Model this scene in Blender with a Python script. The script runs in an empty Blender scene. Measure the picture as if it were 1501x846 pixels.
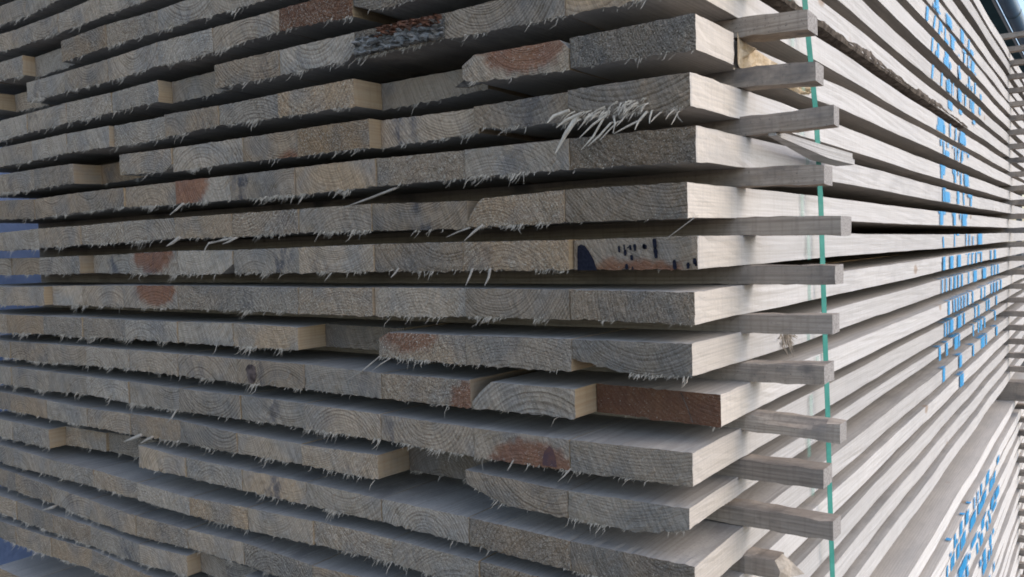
import bpy, math, random
from mathutils import Matrix, Vector
random.seed(11)
R=random.Random(7)
C=bpy.context.scene.collection
P=.0635; ZG=2.27; YEND=4.65
ROWS={-8:[[-43,-1625,0,0,385,385,4],[-1625,-3322,0,0,385,385,-3],[-3322,-5023,0,0,385,385,6],[-5023,-6746,0,0,385,385,7],[-6746,-8455,0,0,385,385,-10],[-8455,-10208,0,0,385,385,-3],[-10208,-11892,0,0,385,385,-2],[-11892,-13553,0,0,385,385,17],[-13553,-15311,0,0,385,385,13],[-15311,-17026,0,0,385,385,-5],[-17026,-18783,0,0,385,385,14]],
-7:[[12,-1662,0,0,385,385,-4],[-1662,-3370,0,0,385,385,18],[-3370,-5028,0,0,385,385,11],[-5028,-6777,0,0,385,385,19],[-6777,-8497,0,0,385,385,17],[-8497,-10151,0,0,385,385,-1],[-10151,-11868,0,0,385,385,1],[-11868,-13593,0,0,385,385,-5],[-13593,-15292,0,0,385,385,-6],[-15292,-17048,0,0,385,385,-8],[-17048,-18749,0,0,385,385,-1]],
-6:[[31,-1629,0,0,385,385,12],[-1629,-3350,0,0,385,385,15],[-3350,-5061,0,0,385,385,-9],[-5061,-6741,0,0,385,385,14],[-6741,-8481,0,0,385,385,1],[-8481,-10191,0,0,385,385,7],[-10191,-11891,0,0,385,385,-10],[-11891,-13568,0,0,385,385,-9],[-13568,-15347,0,0,385,385,-5],[-15347,-17021,0,0,385,385,19],[-17021,-18789,0,0,385,385,-4]],
-5:[[-42,-1613,0,0,385,385,-7],[-1613,-3349,0,0,385,385,0],[-3349,-5059,0,0,385,385,8],[-5059,-6759,0,0,385,385,18],[-6759,-8463,0,0,385,385,0],[-8463,-10204,0,0,385,385,18],[-10204,-11875,0,0,385,385,6],[-11875,-13562,0,0,385,385,-1],[-13562,-15298,0,0,385,385,0],[-15298,-17078,0,0,385,385,-5],[-17078,-18733,0,0,385,385,-8]],
-4:[[-8,-1610,0,0,385,385,-8],[-1610,-3360,0,0,385,385,17],[-3360,-5077,0,0,385,385,-9],[-5077,-6731,0,0,385,385,5],[-6731,-8478,0,0,385,385,15],[-8478,-10186,0,0,385,385,-6],[-10186,-11906,0,0,385,385,12],[-11906,-13574,0,0,385,385,18],[-13574,-15300,0,0,385,385,9],[-15300,-17053,0,0,385,385,14],[-17053,-18765,0,0,385,385,-7]],
-3:[[44,-1619,0,0,385,385,2],[-1619,-3352,0,0,385,385,-6],[-3352,-5053,0,0,385,385,1],[-5053,-6730,0,0,385,385,20],[-6730,-8459,0,0,385,385,19],[-8459,-10151,0,0,385,385,9],[-10151,-11893,0,0,385,385,5],[-11893,-13581,0,0,385,385,0],[-13581,-15306,0,-63,385,425,-7],[-15306,-17051,-66,-49,424,385,-2],[-17051,-18773,-47,0,385,385,13]],
-2:[[36,-1623,0,0,385,385,-1],[-1623,-3324,0,0,385,385,18],[-3324,-5038,0,0,385,385,9],[-5038,-6750,0,0,385,385,7],[-6750,-8464,0,0,385,385,-10],[-8464,-10188,0,0,385,385,6],[-10188,-12328,0,7,385,410,-2],[-12328,-13964,7,-41,410,383,10],[-13964,-15709,-41,-49,385,388,4],[-15709,-17034,-48,-9,390,385,15],[-17034,-18749,-8,0,385,385,9]],
-1:[[-10,-1631,0,0,385,385,-5],[-1631,-3326,0,0,385,385,15],[-3326,-5030,0,0,385,385,18],[-5030,-6769,0,0,385,385,4],[-6769,-8743,0,28,385,406,11],[-8743,-10388,29,9,405,375,12],[-10388,-12149,8,50,375,425,12],[-12149,-13883,49,12,425,425,-5],[-13883,-15588,11,-16,425,425,266],[-15588,-17049,-15,-3,425,385,7],[-17049,-18758,-3,0,385,385,10]],
0:[[11,-1624,0,0,385,385,4],[-1624,-3332,0,0,385,385,-3],[-3332,-5303,0,20,385,390,-8],[-5303,-6989,21,26,391,330,-6],[-6989,-8738,26,38,330,407,0],[-8738,-10414,38,62,410,425,-5],[-10414,-12136,61,12,425,425,-4],[-12136,-13809,11,5,425,401,-9],[-13809,-15469,5,11,402,422,4],[-15469,-17042,11,2,423,385,456],[-17042,-18787,2,0,385,385,8]],
1:[[8,-1616,0,1,408,393,6],[-1616,-3549,1,-23,396,354,0],[-3549,-5312,-12,21,344,384,7],[-5312,-7044,22,32,377,398,19],[-7044,-8764,33,43,401,391,15],[-8764,-10469,42,23,390,383,297],[-10469,-12071,22,-2,383,373,14],[-12071,-13817,-3,10,373,406,9],[-13817,-15514,9,-25,406,416,1],[-15514,-17043,-26,-44,417,425,-6],[-17043,-18784,-43,-1,385,385,8]],
2:[[89,-1573,-46,-50,390,371,1],[-1573,-3273,-49,-24,376,349,3],[-3273,-5346,-25,-22,346,402,578],[-5346,-7103,-22,-21,403,377,-1],[-7103,-8679,-21,-30,372,330,19],[-8679,-10303,-28,0,330,406,1],[-10303,-12230,0,7,406,402,113],[-12230,-13882,7,15,401,392,17],[-13882,-15395,15,2,394,425,8],[-15395,-17042,1,-12,425,425,-2],[-17042,-18737,-11,-1,425,385,19]],
3:[[4,-1631,-47,-42,382,365,15],[-1631,-3192,-42,-50,367,330,120],[-3192,-5062,-50,-17,330,410,244],[-5062,-6674,-15,-10,412,416,-2],[-6674,-8061,-10,-3,416,395,18],[-8061,-10114,-2,8,394,425,13],[-10114,-11886,9,38,425,385,-3],[-11886,-13640,37,9,385,393,586],[-13640,-15340,9,21,395,425,-5],[-15340,-17062,21,22,425,425,20],[-17062,-18743,22,2,425,385,-1]],
4:[[68,-1607,-24,-8,398,378,4],[-1607,-3285,-7,1,379,369,1],[-3285,-4964,1,28,368,408,28],[-4964,-6759,29,29,410,425,8],[-6759,-8420,28,21,425,413,-9],[-8420,-10054,22,33,412,408,-2],[-10054,-11821,33,35,408,372,56],[-11821,-13618,35,35,373,392,17],[-13618,-15412,34,7,392,424,17],[-15412,-17062,9,67,425,425,6],[-17062,-18758,67,9,425,385,-10]],
5:[[-51,-1695,-16,0,404,409,15],[-1695,-3263,-3,-50,405,358,-8],[-3263,-5081,-58,-1,367,396,15],[-5081,-6715,1,0,396,374,11],[-6715,-8427,0,3,373,390,3],[-8427,-10128,3,9,390,370,-1],[-10128,-11880,9,11,369,400,13],[-11880,-13493,11,-13,401,379,17],[-13493,-15267,-13,-7,381,425,-6],[-15267,-16993,-8,-39,425,409,4],[-16993,-18772,-39,-4,408,385,6]],
6:[[21,-1652,3,1,381,367,115],[-1652,-3356,2,21,368,384,20],[-3356,-5053,21,34,384,396,11],[-5053,-6735,34,22,397,406,-9],[-6735,-8451,22,13,405,389,15],[-8451,-10090,13,33,390,425,-3],[-10090,-11765,32,15,424,389,9],[-11765,-13610,15,3,387,367,303],[-13610,-15338,2,-12,366,360,11],[-15338,-17097,-12,-1,360,385,220],[-17097,-18747,-1,0,385,385,200]],
7:[[18,-1659,-4,11,372,370,12],[-1659,-3356,12,19,371,386,16],[-3356,-5113,19,18,387,425,43],[-5113,-6789,18,9,425,409,3],[-6789,-8571,10,22,409,415,-1],[-8571,-10140,23,30,416,425,8],[-10140,-11993,30,28,425,425,5],[-11993,-13590,28,9,425,408,18],[-13590,-15161,9,-9,408,417,175],[-15161,-16973,-10,-30,417,412,-8],[-16973,-18755,-31,-4,412,385,11]],
8:[[-17,-1636,37,23,387,411,-3],[-1636,-3357,25,4,414,399,1],[-3357,-5031,3,-10,398,362,12],[-5031,-6843,-10,4,362,370,581],[-6843,-8538,4,17,370,394,11],[-8538,-10192,17,-6,394,372,10],[-10192,-11979,-7,-13,373,367,-7],[-11979,-13601,-14,-20,366,402,10],[-13601,-15263,-20,-28,404,384,-7],[-15263,-17016,-28,-36,384,425,-6],[-17016,-18782,-37,-11,425,385,8]],
9:[[99,-1613,3,21,385,372,547],[-1613,-3296,21,18,373,380,19],[-3296,-5004,17,3,381,372,10],[-5004,-6728,4,43,372,398,15],[-6728,-8466,44,37,399,407,-6],[-8466,-10239,36,30,407,400,9],[-10239,-11884,30,26,399,382,1],[-11884,-13522,26,17,381,388,-3],[-13522,-15145,17,-2,388,417,0],[-15145,-16919,-3,-26,418,383,8],[-16919,-18777,-27,-11,382,385,0]],
10:[[-31,-1692,39,6,392,392,-7],[-1692,-3248,5,-2,392,400,-9],[-3248,-5033,-2,18,398,381,-4],[-5033,-6733,19,34,380,403,-9],[-6733,-8414,34,33,404,408,17],[-8414,-10247,32,11,408,410,4],[-10247,-11940,10,25,409,423,13],[-11940,-13556,25,22,423,372,-10],[-13556,-15181,21,17,374,422,4],[-15181,-16957,16,4,423,425,17],[-16957,-18766,4,0,425,385,9]],
11:[[-85,-1751,7,-28,388,347,-1],[-1751,-3428,-28,25,346,382,-3],[-3428,-5106,26,25,382,373,671],[-5106,-6855,25,-12,372,330,-9],[-6855,-8555,-12,-7,330,353,18],[-8555,-10251,-6,43,356,397,1],[-10251,-11972,43,15,397,407,18],[-11972,-13623,14,-25,407,374,11],[-13623,-15343,-24,4,374,395,10],[-15343,-17063,5,10,397,385,4],[-17063,-18780,11,5,385,385,18]],
12:[[-30,-1728,-30,-40,385,385,1],[-1728,-3392,-39,-9,386,375,-1],[-3392,-5080,-9,-7,374,346,4],[-5080,-6774,-7,8,345,375,-2],[-6774,-8464,7,-11,375,354,12],[-8464,-10129,-12,-2,354,361,12],[-10129,-11706,0,50,363,425,-5],[-11706,-13598,49,17,425,396,435],[-13598,-15321,16,-13,395,419,382],[-15321,-17056,-14,-14,420,425,18],[-17056,-18732,-14,-6,425,385,9]],
13:[[-23,-1715,0,7,385,385,-8],[-1715,-3232,8,31,385,385,17],[-3232,-4895,31,41,385,358,5],[-4895,-6644,41,30,358,386,18],[-6644,-8318,28,-24,386,388,-8],[-8318,-10035,-27,-105,388,330,-3],[-10035,-11797,-104,-76,330,333,-8],[-11797,-13445,-74,-31,334,364,2],[-13445,-15331,-32,-45,363,352,-8],[-15331,-17059,-44,-8,354,425,-2],[-17059,-18784,-7,3,425,385,2]],
14:[[-23,-1668,0,0,385,385,8],[-1668,-3312,0,0,385,385,16],[-3312,-5069,0,-17,385,385,-4],[-5069,-6702,-19,-87,385,385,-9],[-6702,-8494,-85,-40,385,395,6],[-8494,-10169,-41,-95,394,349,5],[-10169,-11930,-96,-129,349,398,7],[-11930,-13703,-128,-76,400,425,1],[-13703,-15336,-75,-34,425,363,9],[-15336,-17047,-32,39,364,425,12],[-17047,-18735,42,38,425,385,17]],
15:[[-10,-1620,0,0,385,385,-7],[-1620,-3357,0,0,385,385,3],[-3357,-5073,0,0,385,385,7],[-5073,-6771,0,0,385,385,-3],[-6771,-8505,0,5,385,385,-8],[-8505,-10208,6,32,385,385,272],[-10208,-11830,30,-47,385,379,-9],[-11830,-13703,-46,-8,381,425,-4],[-13703,-15311,-8,-27,425,410,-1],[-15311,-17022,-26,12,411,425,1],[-17022,-18775,13,17,425,385,-7]],
16:[[32,-1625,0,0,385,385,11],[-1625,-3337,0,0,385,385,-2],[-3337,-5026,0,0,385,385,14],[-5026,-6751,0,0,385,385,1],[-6751,-8464,0,0,385,385,-6],[-8464,-10176,0,0,385,385,-8],[-10176,-11893,0,10,385,385,-5],[-11893,-13696,14,120,385,425,-2],[-13696,-15462,118,55,425,425,10],[-15462,-17128,54,32,425,425,-1],[-17128,-18746,31,12,425,385,-8]]}
STROKES=[[[1477,205,20],[1440,147,20]],[[1594,211,15],[1570,185,15],[1545,147,14],[1521,101,14]],[[1595,217,22],[1650,231,23]],[[1630,232,33],[1665,187,34]],[[1675,202,18],[1623,145,18],[1617,101,18]],[[1592,84,17],[1553,40,17]],[[1741,196,14],[1727,155,14]],[[1827,224,64],[1865,204,65]],[[1855,202,38],[1863,157,39]],[[1760,143,42],[1771,96,42]],[[1726,89,16],[1699,45,16]],[[1824,91,17],[1829,46,17]],[[1647,26,31],[1753,15,33]],[[1824,38,52],[1838,-4,53]],[[1913,67,12],[1898,41,12]],[[1977,138,19],[1999,108,19]],[[2018,92,20],[2018,48,20]],[[2044,41,40],[2041,6,40]],[[2087,236,44],[2093,202,45]],[[2110,195,21],[2103,159,21]],[[2244,245,23],[2236,207,22]],[[2199,200,15],[2184,162,15]],[[2321,211,47],[2282,162,46]],[[2206,140,22],[2220,100,22]],[[2352,140,20],[2351,103,20]],[[2169,78,18],[2162,46,18]],[[2273,87,19],[2280,51,19]],[[2497,89,30],[2510,56,31]],[[2336,57,40],[2343,7,40]],[[1685,-85,69],[1680,-107,68]],[[1627,-108,18],[1624,-126,18]],[[1737,-97,16],[1737,-122,16]],[[1836,-83,15],[1842,-115,15]],[[1952,-84,16],[1942,-121,16]],[[2085,-82,62],[2077,-110,62]],[[2029,-99,17],[2022,-139,17]],[[2146,-94,18],[2146,-120,18]],[[1670,-143,13],[1674,-178,13]],[[1737,-169,47],[1709,-198,46]],[[1880,-136,15],[1895,-186,15]],[[1942,-140,13],[1919,-190,12]],[[2016,-145,13],[1996,-185,13]],[[1690,-199,21],[1695,-243,21]],[[1926,-204,22],[1941,-251,22]],[[2055,-212,17],[2062,-241,17]],[[2161,-201,61],[2197,-246,63]],[[1681,-266,19],[1688,-306,19]],[[1744,-282,61],[1744,-307,61]],[[1944,-261,28],[1943,-309,28]],[[2054,-272,17],[2088,-316,17]],[[2233,-260,23],[2214,-308,22]],[[1721,-323,35],[1720,-354,35]],[[1962,-323,29],[1968,-367,29]],[[2167,-320,62],[2167,-361,62]],[[1706,-408,13],[1719,-440,14]],[[1908,-396,12],[1908,-415,12]],[[2151,-398,14],[2151,-429,14]],[[2232,-403,15],[2232,-430,15]],[[2317,-409,16],[2317,-431,16]],[[2488,-395,70],[2488,-431,70]],[[1725,-446,26],[1718,-486,26]],[[1855,-449,39],[1855,-486,39]],[[1998,-450,43],[1998,-485,43]],[[2207,-448,18],[2189,-485,18]],[[2293,-447,19],[2289,-489,19]],[[2395,-449,20],[2385,-488,20]],[[2534,-452,21],[2534,-490,21]],[[2817,-451,25],[2817,-489,25]],[[2952,-452,40],[2952,-491,40]]]
FULL={8:[[1717,13],[1784,14],[1861,16],[1946,23],[2012,16],[2085,19],[2237,18],[2394,56],[2644,65],[2886,26],[2985,27],[3089,29]],9:[[1749,20],[1835,16],[1889,15],[1946,15],[2004,16],[2064,17],[2135,17],[2237,18],[2455,21],[2561,22],[2762,24],[2855,29],[2952,27],[3089,29]],10:[[1765,14],[1817,14],[1889,42],[2043,50],[2148,17],[2404,20],[2496,27],[2732,24],[2805,25],[3054,28]],11:[[1714,20],[1834,22],[2010,49],[2084,15],[2404,18],[2533,22],[2616,34],[2720,24],[3055,28]],12:[[1747,27],[2062,34],[2354,22],[2616,70],[2720,24],[3055,36]],13:[[2062,25],[2104,26]]}
LOWSTROKES=[[[1653,-1226,14],[1641,-1308,14]],[[1573,-1264,11],[1562,-1296,11]],[[1775,-1223,23],[1749,-1305,22]],[[1688,-1263,12],[1676,-1297,12]],[[1889,-1224,30],[1872,-1288,30]],[[1826,-1298,13],[1821,-1320,13]],[[2044,-1220,12],[2068,-1278,12]],[[2131,-1217,13],[2114,-1291,13]],[[2222,-1231,17],[2212,-1291,17]],[[2399,-1224,41],[2351,-1259,40]],[[2341,-1275,40],[2316,-1301,39]],[[2710,-1251,31],[2603,-1302,29]],[[2554,-1300,45],[2530,-1328,44]],[[2084,-1300,62],[2038,-1316,60]],[[2280,-1310,38],[2263,-1318,38]],[[2502,-1379,20],[2583,-1441,21]],[[2689,-1366,57],[2680,-1377,56]],[[2425,-1382,19],[2502,-1477,20]],[[2263,-1384,34],[2333,-1463,36]],[[2162,-1384,19],[2228,-1449,20]],[[1935,-1383,17],[1992,-1442,18]],[[1814,-1366,78],[1814,-1384,78]],[[2388,-1528,48],[2407,-1585,49]],[[2502,-1477,20],[2522,-1522,20]],[[2583,-1531,16],[2583,-1581,17]]]
LOWTOPS=[1590,1844,1971]
SPLINTERS=[[3,0,[[-1598,-20,-2204],[-1796,-60,-2254],[-1864,-100,-2336]],17],[3,0,[[-1422,-20,-2258],[-1617,-60,-2325],[-1734,-100,-2409]],17],[3,0,[[-1482,-20,-2302],[-1621,-60,-2493],[-1753,-100,-2721]],24],[3,0,[[-1059,-20,-2316],[-1228,-60,-2417],[-1401,-100,-2568]],14],[3,0,[[-1097,-20,-2344],[-1232,-60,-2565],[-1386,-100,-2719]],12],[3,0,[[-1005,-20,-2420],[-1156,-60,-2572],[-1288,-100,-2678]],10],[3,0,[[-912,-20,-2414],[-1004,-60,-2506],[-1115,-100,-2621]],8],[3,0,[[-658,-20,-2441],[-783,-60,-2496],[-928,-100,-2566]],10],[3,0,[[-531,-20,-2344],[-620,-60,-2450],[-646,-100,-2547]],13],[3,0,[[-461,-20,-2336],[-469,-60,-2419],[-459,-100,-2495]],11],[3,0,[[-357,-20,-2372],[-408,-60,-2426],[-442,-100,-2481]],9],[3,0,[[-185,-20,-2361],[-236,-60,-2414],[-252,-100,-2471]],6],[3,0,[[-135,-20,-2390],[-169,-60,-2483],[-186,-100,-2540]],4],[3,0,[[-800,-20,-2345],[-835,-60,-2410],[-889,-100,-2481]],9],[3,0,[[-1172,-20,-2287],[-1303,-60,-2326],[-1418,-100,-2467]],9],[3,0,[[-966,-20,-2343],[-928,-60,-2449],[-937,-100,-2557]],9],[4,3,[[-4599,-20,-2985],[-5064,-60,-3098],[-5548,-100,-3206]],30],[5,1,[[-2984,-20,-3579],[-3107,-60,-3666],[-3232,-100,-3773]],29],[5,2,[[-3219,-20,-3598],[-3391,-60,-3648],[-3567,-100,-3717]],21],[5,5,[[-9978,-20,-3541],[-10115,-60,-3624],[-10252,-100,-3683]],53],[5,4,[[-8412,-20,-3587],[-8626,-60,-3615],[-9003,-100,-3676]],38],[5,4,[[-8318,-20,-3589],[-8437,-60,-3644],[-8575,-100,-3687]],33],[5,4,[[-9077,-20,-3651],[-9126,-60,-3746],[-9135,-100,-3853]],25],[6,2,[[-4557,-20,-4144],[-4590,-60,-4212],[-4636,-100,-4270]],27],[6,1,[[-3192,-20,-4164],[-3212,-60,-4264],[-3255,-100,-4383]],27],[6,1,[[-2890,-20,-4166],[-2886,-60,-4274],[-2928,-100,-4382]],34],[8,2,[[-5020,-20,-5467],[-5335,-60,-5686],[-5748,-100,-5897]],18],[8,2,[[-4796,-20,-5475],[-4942,-60,-5560],[-5091,-100,-5666]],15],[4,5,[[-9803,-20,-2929],[-9939,-60,-3022],[-10098,-100,-3115]],37],[11,6,[[-11582,-20,-7352],[-11812,-60,-7436],[-12071,-100,-7526]],61],[11,5,[[-11179,-20,-7348],[-11305,-60,-7407],[-11434,-100,-7480]],41],[5,0,[[42,-20,-3599],[-117,-60,-3717],[-296,-100,-3844]],6],[12,8,[[-15082,-20,-8674],[-15350,-60,-8809],[-15621,-100,-8930]],46],[14,8,[[-15215,-20,-9352],[-15384,-60,-9414],[-15586,-100,-9467]],54],[10,5,[[-10315,-20,-6738],[-10395,-60,-6880],[-10541,-100,-7003]],28],[10,1,[[-2580,-20,-6725],[-2599,-60,-6792],[-2616,-100,-6840]],17],[10,1,[[-1685,-20,-6717],[-1744,-60,-6795],[-1823,-100,-6875]],15]]
STRAP=[[373,23],[394,-52],[406,-89],[442,-198],[463,-333],[471,-441],[482,-573],[491,-663],[499,-799],[511,-946]]
SPACERS={1:[87,21,-6,42],2:[96,20,-7,35],3:[117,17,3,23],4:[105,19,-5,37],5:[124,17,-4,49],6:[117,20,0,38],7:[113,25,1,33],8:[103,27,4,44],9:[121,19,3,31],10:[101,26,3,39],11:[112,27,4,35]}
CAM={'f': 1234.300569232026, 'C': [0.39281683611969337, -0.901639620251686, -0.38941340925308726], 'R': [[0.8131791868698123, 0.581399981870933, -0.026714623752348038], [0.005923403415987221, -0.05416533568313962, -0.9985144113643549], [-0.5819832672282962, 0.811812895617464, -0.047489990266015095]]}

# ---------------------------------------------------------------- node helper
def RZ(k): return -P*k if k>-4 else .1905+.0617*(-3-k)
class NT:
    def __init__(s,name):
        s.m=bpy.data.materials.new(name); s.m.use_nodes=True; s.t=s.m.node_tree; s.t.nodes.clear()
        s.out=s.n('ShaderNodeOutputMaterial'); s.b=s.n('ShaderNodeBsdfPrincipled'); s.l(s.b.outputs[0],s.out.inputs[0])
    def n(s,k,**kw):
        x=s.t.nodes.new(k)
        for a,b in kw.items(): setattr(x,a,b)
        return x
    def l(s,a,b): s.t.links.new(a,b)
    def put(s,sock,v):
        if isinstance(v,(int,float)): sock.default_value=v
        elif isinstance(v,(tuple,list)): sock.default_value=tuple(v)+((1,) if len(v)==3 and sock.type=='RGBA' else ())
        else: s.l(v,sock)
    def ma(s,op,a,b=0,c=None,clamp=False):
        x=s.n('ShaderNodeMath',operation=op,use_clamp=clamp); s.put(x.inputs[0],a); s.put(x.inputs[1],b)
        if c is not None: s.put(x.inputs[2],c)
        return x.outputs[0]
    def mix(s,f,a,b,mode='MIX'):
        x=s.n('ShaderNodeMix',data_type='RGBA',blend_type=mode,clamp_factor=True); s.put(x.inputs[0],f); s.put(x.inputs[6],a); s.put(x.inputs[7],b); return x.outputs[2]
    def at(s,name): return s.n('ShaderNodeAttribute',attribute_type='OBJECT',attribute_name=name).outputs['Fac']
    def sep(s,v):
        x=s.n('ShaderNodeSeparateXYZ'); s.l(v,x.inputs[0]); return x.outputs
    def com(s,a,b,c):
        x=s.n('ShaderNodeCombineXYZ'); s.put(x.inputs[0],a); s.put(x.inputs[1],b); s.put(x.inputs[2],c); return x.outputs[0]
    def obj(s): return s.n('ShaderNodeTexCoord').outputs['Object']
    def noise(s,v,scale,detail=3,rough=.55):
        x=s.n('ShaderNodeTexNoise'); s.put(x.inputs['Vector'],v); x.inputs['Scale'].default_value=scale; x.inputs['Detail'].default_value=detail; x.inputs['Roughness'].default_value=rough; return x.outputs['Fac']
    def ss(s,v,a,b,o0=0.,o1=1.):
        x=s.n('ShaderNodeMapRange',interpolation_type='SMOOTHSTEP'); s.put(x.inputs[0],v)
        for i,q in enumerate((a,b,o0,o1)): s.put(x.inputs[i+1],q)
        return x.outputs[0]
    def bump(s,h,strength,dist):
        x=s.n('ShaderNodeBump'); x.inputs['Strength'].default_value=strength; x.inputs['Distance'].default_value=dist; s.l(h,x.inputs['Height']); s.l(x.outputs[0],s.b.inputs['Normal'])
    def fin(s,col,rough=.9,spec=.2):
        s.put(s.b.inputs['Base Color'],col); s.put(s.b.inputs['Roughness'],rough); s.b.inputs['Specular IOR Level'].default_value=spec; return s.m
def rings(g,x,y,z,warp=.004):
    sd=g.at('seed')
    w=g.noise(g.com(g.ma('ADD',x,sd),g.ma('MULTIPLY',y,.12),z),17,4,.6)
    dx=g.ma('SUBTRACT',x,g.at('rx')); dz=g.ma('SUBTRACT',z,g.at('rz'))
    r=g.ma('SQRT',g.ma('ADD',g.ma('MULTIPLY',dx,dx),g.ma('MULTIPLY',dz,dz)))
    r=g.ma('ADD',r,g.ma('MULTIPLY_ADD',w,warp*2,-warp))
    w2=g.noise(g.com(r,sd,0.),60,1)
    ph=g.ma('ADD',g.ma('DIVIDE',r,g.at('rs')),g.ma('MULTIPLY',w2,2.2))
    f=g.ma('FRACT',ph)
    amp=g.noise(g.com(r,sd,1.),110,2); late=g.ma('MULTIPLY',g.ma('MULTIPLY',g.ss(f,.3,.82),g.ss(f,1.0,.88)),g.ss(amp,.3,.65,.25,1.))
    return late,r
def end_grain():
    g=NT('end_grain'); v=g.obj(); x,y,z=g.sep(v)[0:3]; sd=g.at('seed')
    late,r=rings(g,x,y,z)
    vv=g.com(g.ma('ADD',x,sd),g.ma('ADD',z,sd),y)
    base=g.mix(g.at('warm'),(.475,.39,.305),(.50,.33,.19))
    n1=g.noise(vv,26,3); n2=g.noise(vv,11,2)
    base=g.mix(g.ss(n2,.42,.66,0,.6),base,(.29,.272,.25))
    base=g.mix(g.ss(n1,.48,.72,0,.4),base,(.37,.28,.185))
    # band-saw lines
    sv=g.com(g.ma('ADD',g.ma('MULTIPLY_ADD',z,.45,x),sd),g.ma('MULTIPLY',z,.04),0.)
    saw=g.noise(sv,420,2)
    base=g.mix(1.,base,g.com(*[g.ss(saw,.3,.7,.78,1.16)]*3),'MULTIPLY')
    # red heartwood
    hd=g.ma('SQRT',g.ma('ADD',g.ma('POWER',g.ma('MULTIPLY',g.ma('SUBTRACT',x,g.at('hx')),g.at('hs')),2.),g.ma('POWER',g.ma('SUBTRACT',z,g.at('hz')),2.)))
    hd=g.ma('ADD',hd,g.ma('MULTIPLY_ADD',g.noise(vv,60,4),.026,-.013))
    hm=g.ss(g.ma('SUBTRACT',g.at('hr'),hd),-.004,.010)
    hcol=g.mix(g.ss(n1,.35,.65),(.25,.088,.045),(.34,.165,.095))
    base=g.mix(g.ma('MULTIPLY',hm,g.ss(n1,.2,.6,.55,.92)),base,hcol)
    # blue stain
    sm=g.ma('MULTIPLY',g.ss(g.ma('ABSOLUTE',g.ma('SUBTRACT',x,g.at('stx'))),.036,.008),g.ss(g.noise(g.com(g.ma('ADD',x,sd),g.ma('MULTIPLY',z,.6),0.),46,3),.42,.62))
    base=g.mix(g.ma('MULTIPLY',sm,g.ma('MULTIPLY',g.at('stain'),.8)),base,(.075,.082,.105))
    base=g.mix(g.ma('MULTIPLY',g.ma('MULTIPLY',late,g.at('rc')),g.ss(n1,.25,.7,.6,1.)),base,g.mix(1.,base,(.40,.36,.33),'MULTIPLY'))
    # torn fibre flecks
    fine=g.noise(vv,620,2,.7); fine2=g.noise(vv,230,3,.6)
    fl=g.ma('MULTIPLY',g.ma('MULTIPLY',g.ss(fine,.5,.64),g.ss(fine2,.42,.6)),g.ss(n1,.3,.6,.25,1.))
    base=g.mix(g.ma('MULTIPLY',fl,g.at('rough')),base,(.74,.655,.54))
    dk=g.ma('MULTIPLY',g.ss(fine,.5,.36),g.ss(fine2,.62,.48))
    base=g.mix(g.ma('MULTIPLY',dk,g.ma('MULTIPLY',g.at('rough'),.8)),base,(.10,.082,.07))
    base=g.mix(1.,base,g.com(*[g.at('val')]*3),'MULTIPLY')
    h=g.ma('ADD',g.ma('MULTIPLY',fine2,g.ma('MULTIPLY_ADD',g.at('rough'),1.5,.4)),g.ma('MULTIPLY',late,-.25)); h=g.ma('ADD',h,g.ma('MULTIPLY',fine,.6))
    g.bump(h,.9,.003); return g.fin(base,.95,.1)
def long_grain(name,ca,cb,cline,line,dirt,dcol=(.25,.24,.235),near=None,along='y'):
    g=NT(name); v=g.obj(); x,y,z=g.sep(v)[0:3]; sd=g.at('seed')
    if along=='x': x,y=y,x
    late,r=rings(g,x,y,z,.006)
    fib=g.noise(g.com(g.ma('ADD',x,sd),g.ma('MULTIPLY',y,.022),z),330,3,.6)
    blo=g.noise(g.com(g.ma('ADD',x,sd),g.ma('MULTIPLY',y,.35),z),9,3)
    spk=g.noise(g.com(g.ma('ADD',x,sd),y,z),300,3,.65)
    col=g.mix(g.ss(blo,.35,.65),ca,cb)
    if near: col=g.mix(g.ss(g.ma('ADD',y,g.ma('MULTIPLY_ADD',blo,.06,-.03)),.18,.13),col,near)
    col=g.mix(g.ma('MULTIPLY',late,line),col,cline)
    col=g.mix(g.ss(fib,.5,.72,0,.55 if along=='x' else .38),col,cline)
    saw=g.noise(g.com(x,g.ma('ADD',y,sd),g.ma('MULTIPLY',z,.1)),170,1)
    col=g.mix(g.ss(saw,.5,.68,0,.22),col,cline)
    dm=g.ma('MULTIPLY',g.ss(g.noise(g.com(g.ma('ADD',x,sd),g.ma('MULTIPLY',y,.5),z),17,4,.65),.46,.68),dirt)
    col=g.mix(g.ma('MULTIPLY',dm,g.at('sr')),col,dcol)
    col=g.mix(g.ma('MULTIPLY',g.ma('MULTIPLY',g.ss(spk,.6,.72),g.at('sr')),dirt),col,(.17,.15,.135))
    # knots
    kv=g.com(g.ma('ADD',x,sd),g.ma('MULTIPLY',y,.55),z)
    vo=g.n('ShaderNodeTexVoronoi'); g.l(kv,vo.inputs['Vector']); vo.inputs['Scale'].default_value=6.5
    kd=g.ma('ADD',vo.outputs['Distance'],g.ma('MULTIPLY_ADD',spk,.03,-.015))
    col=g.mix(g.ss(kd,.10,.05,0,.7),col,(.30,.215,.15))
    col=g.mix(1.,col,g.com(*[g.at('sval')]*3),'MULTIPLY')
    h=g.ma('ADD',g.ma('MULTIPLY',fib,.8),g.ma('MULTIPLY',spk,.5)); h=g.ma('ADD',h,g.ma('MULTIPLY',saw,.35))
    g.bump(h,.55,.0012); return g.fin(col,.88,.2)
M={}
M['end']=end_grain()
M['face']=long_grain('sawn_face',(.47,.43,.385),(.38,.355,.325),(.27,.245,.22),.45,.55,(.25,.235,.22))
M['edge']=long_grain('sawn_edge',(.575,.56,.55),(.525,.515,.51),(.43,.405,.38),.42,.28,(.38,.37,.365),(.59,.54,.485))
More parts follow.
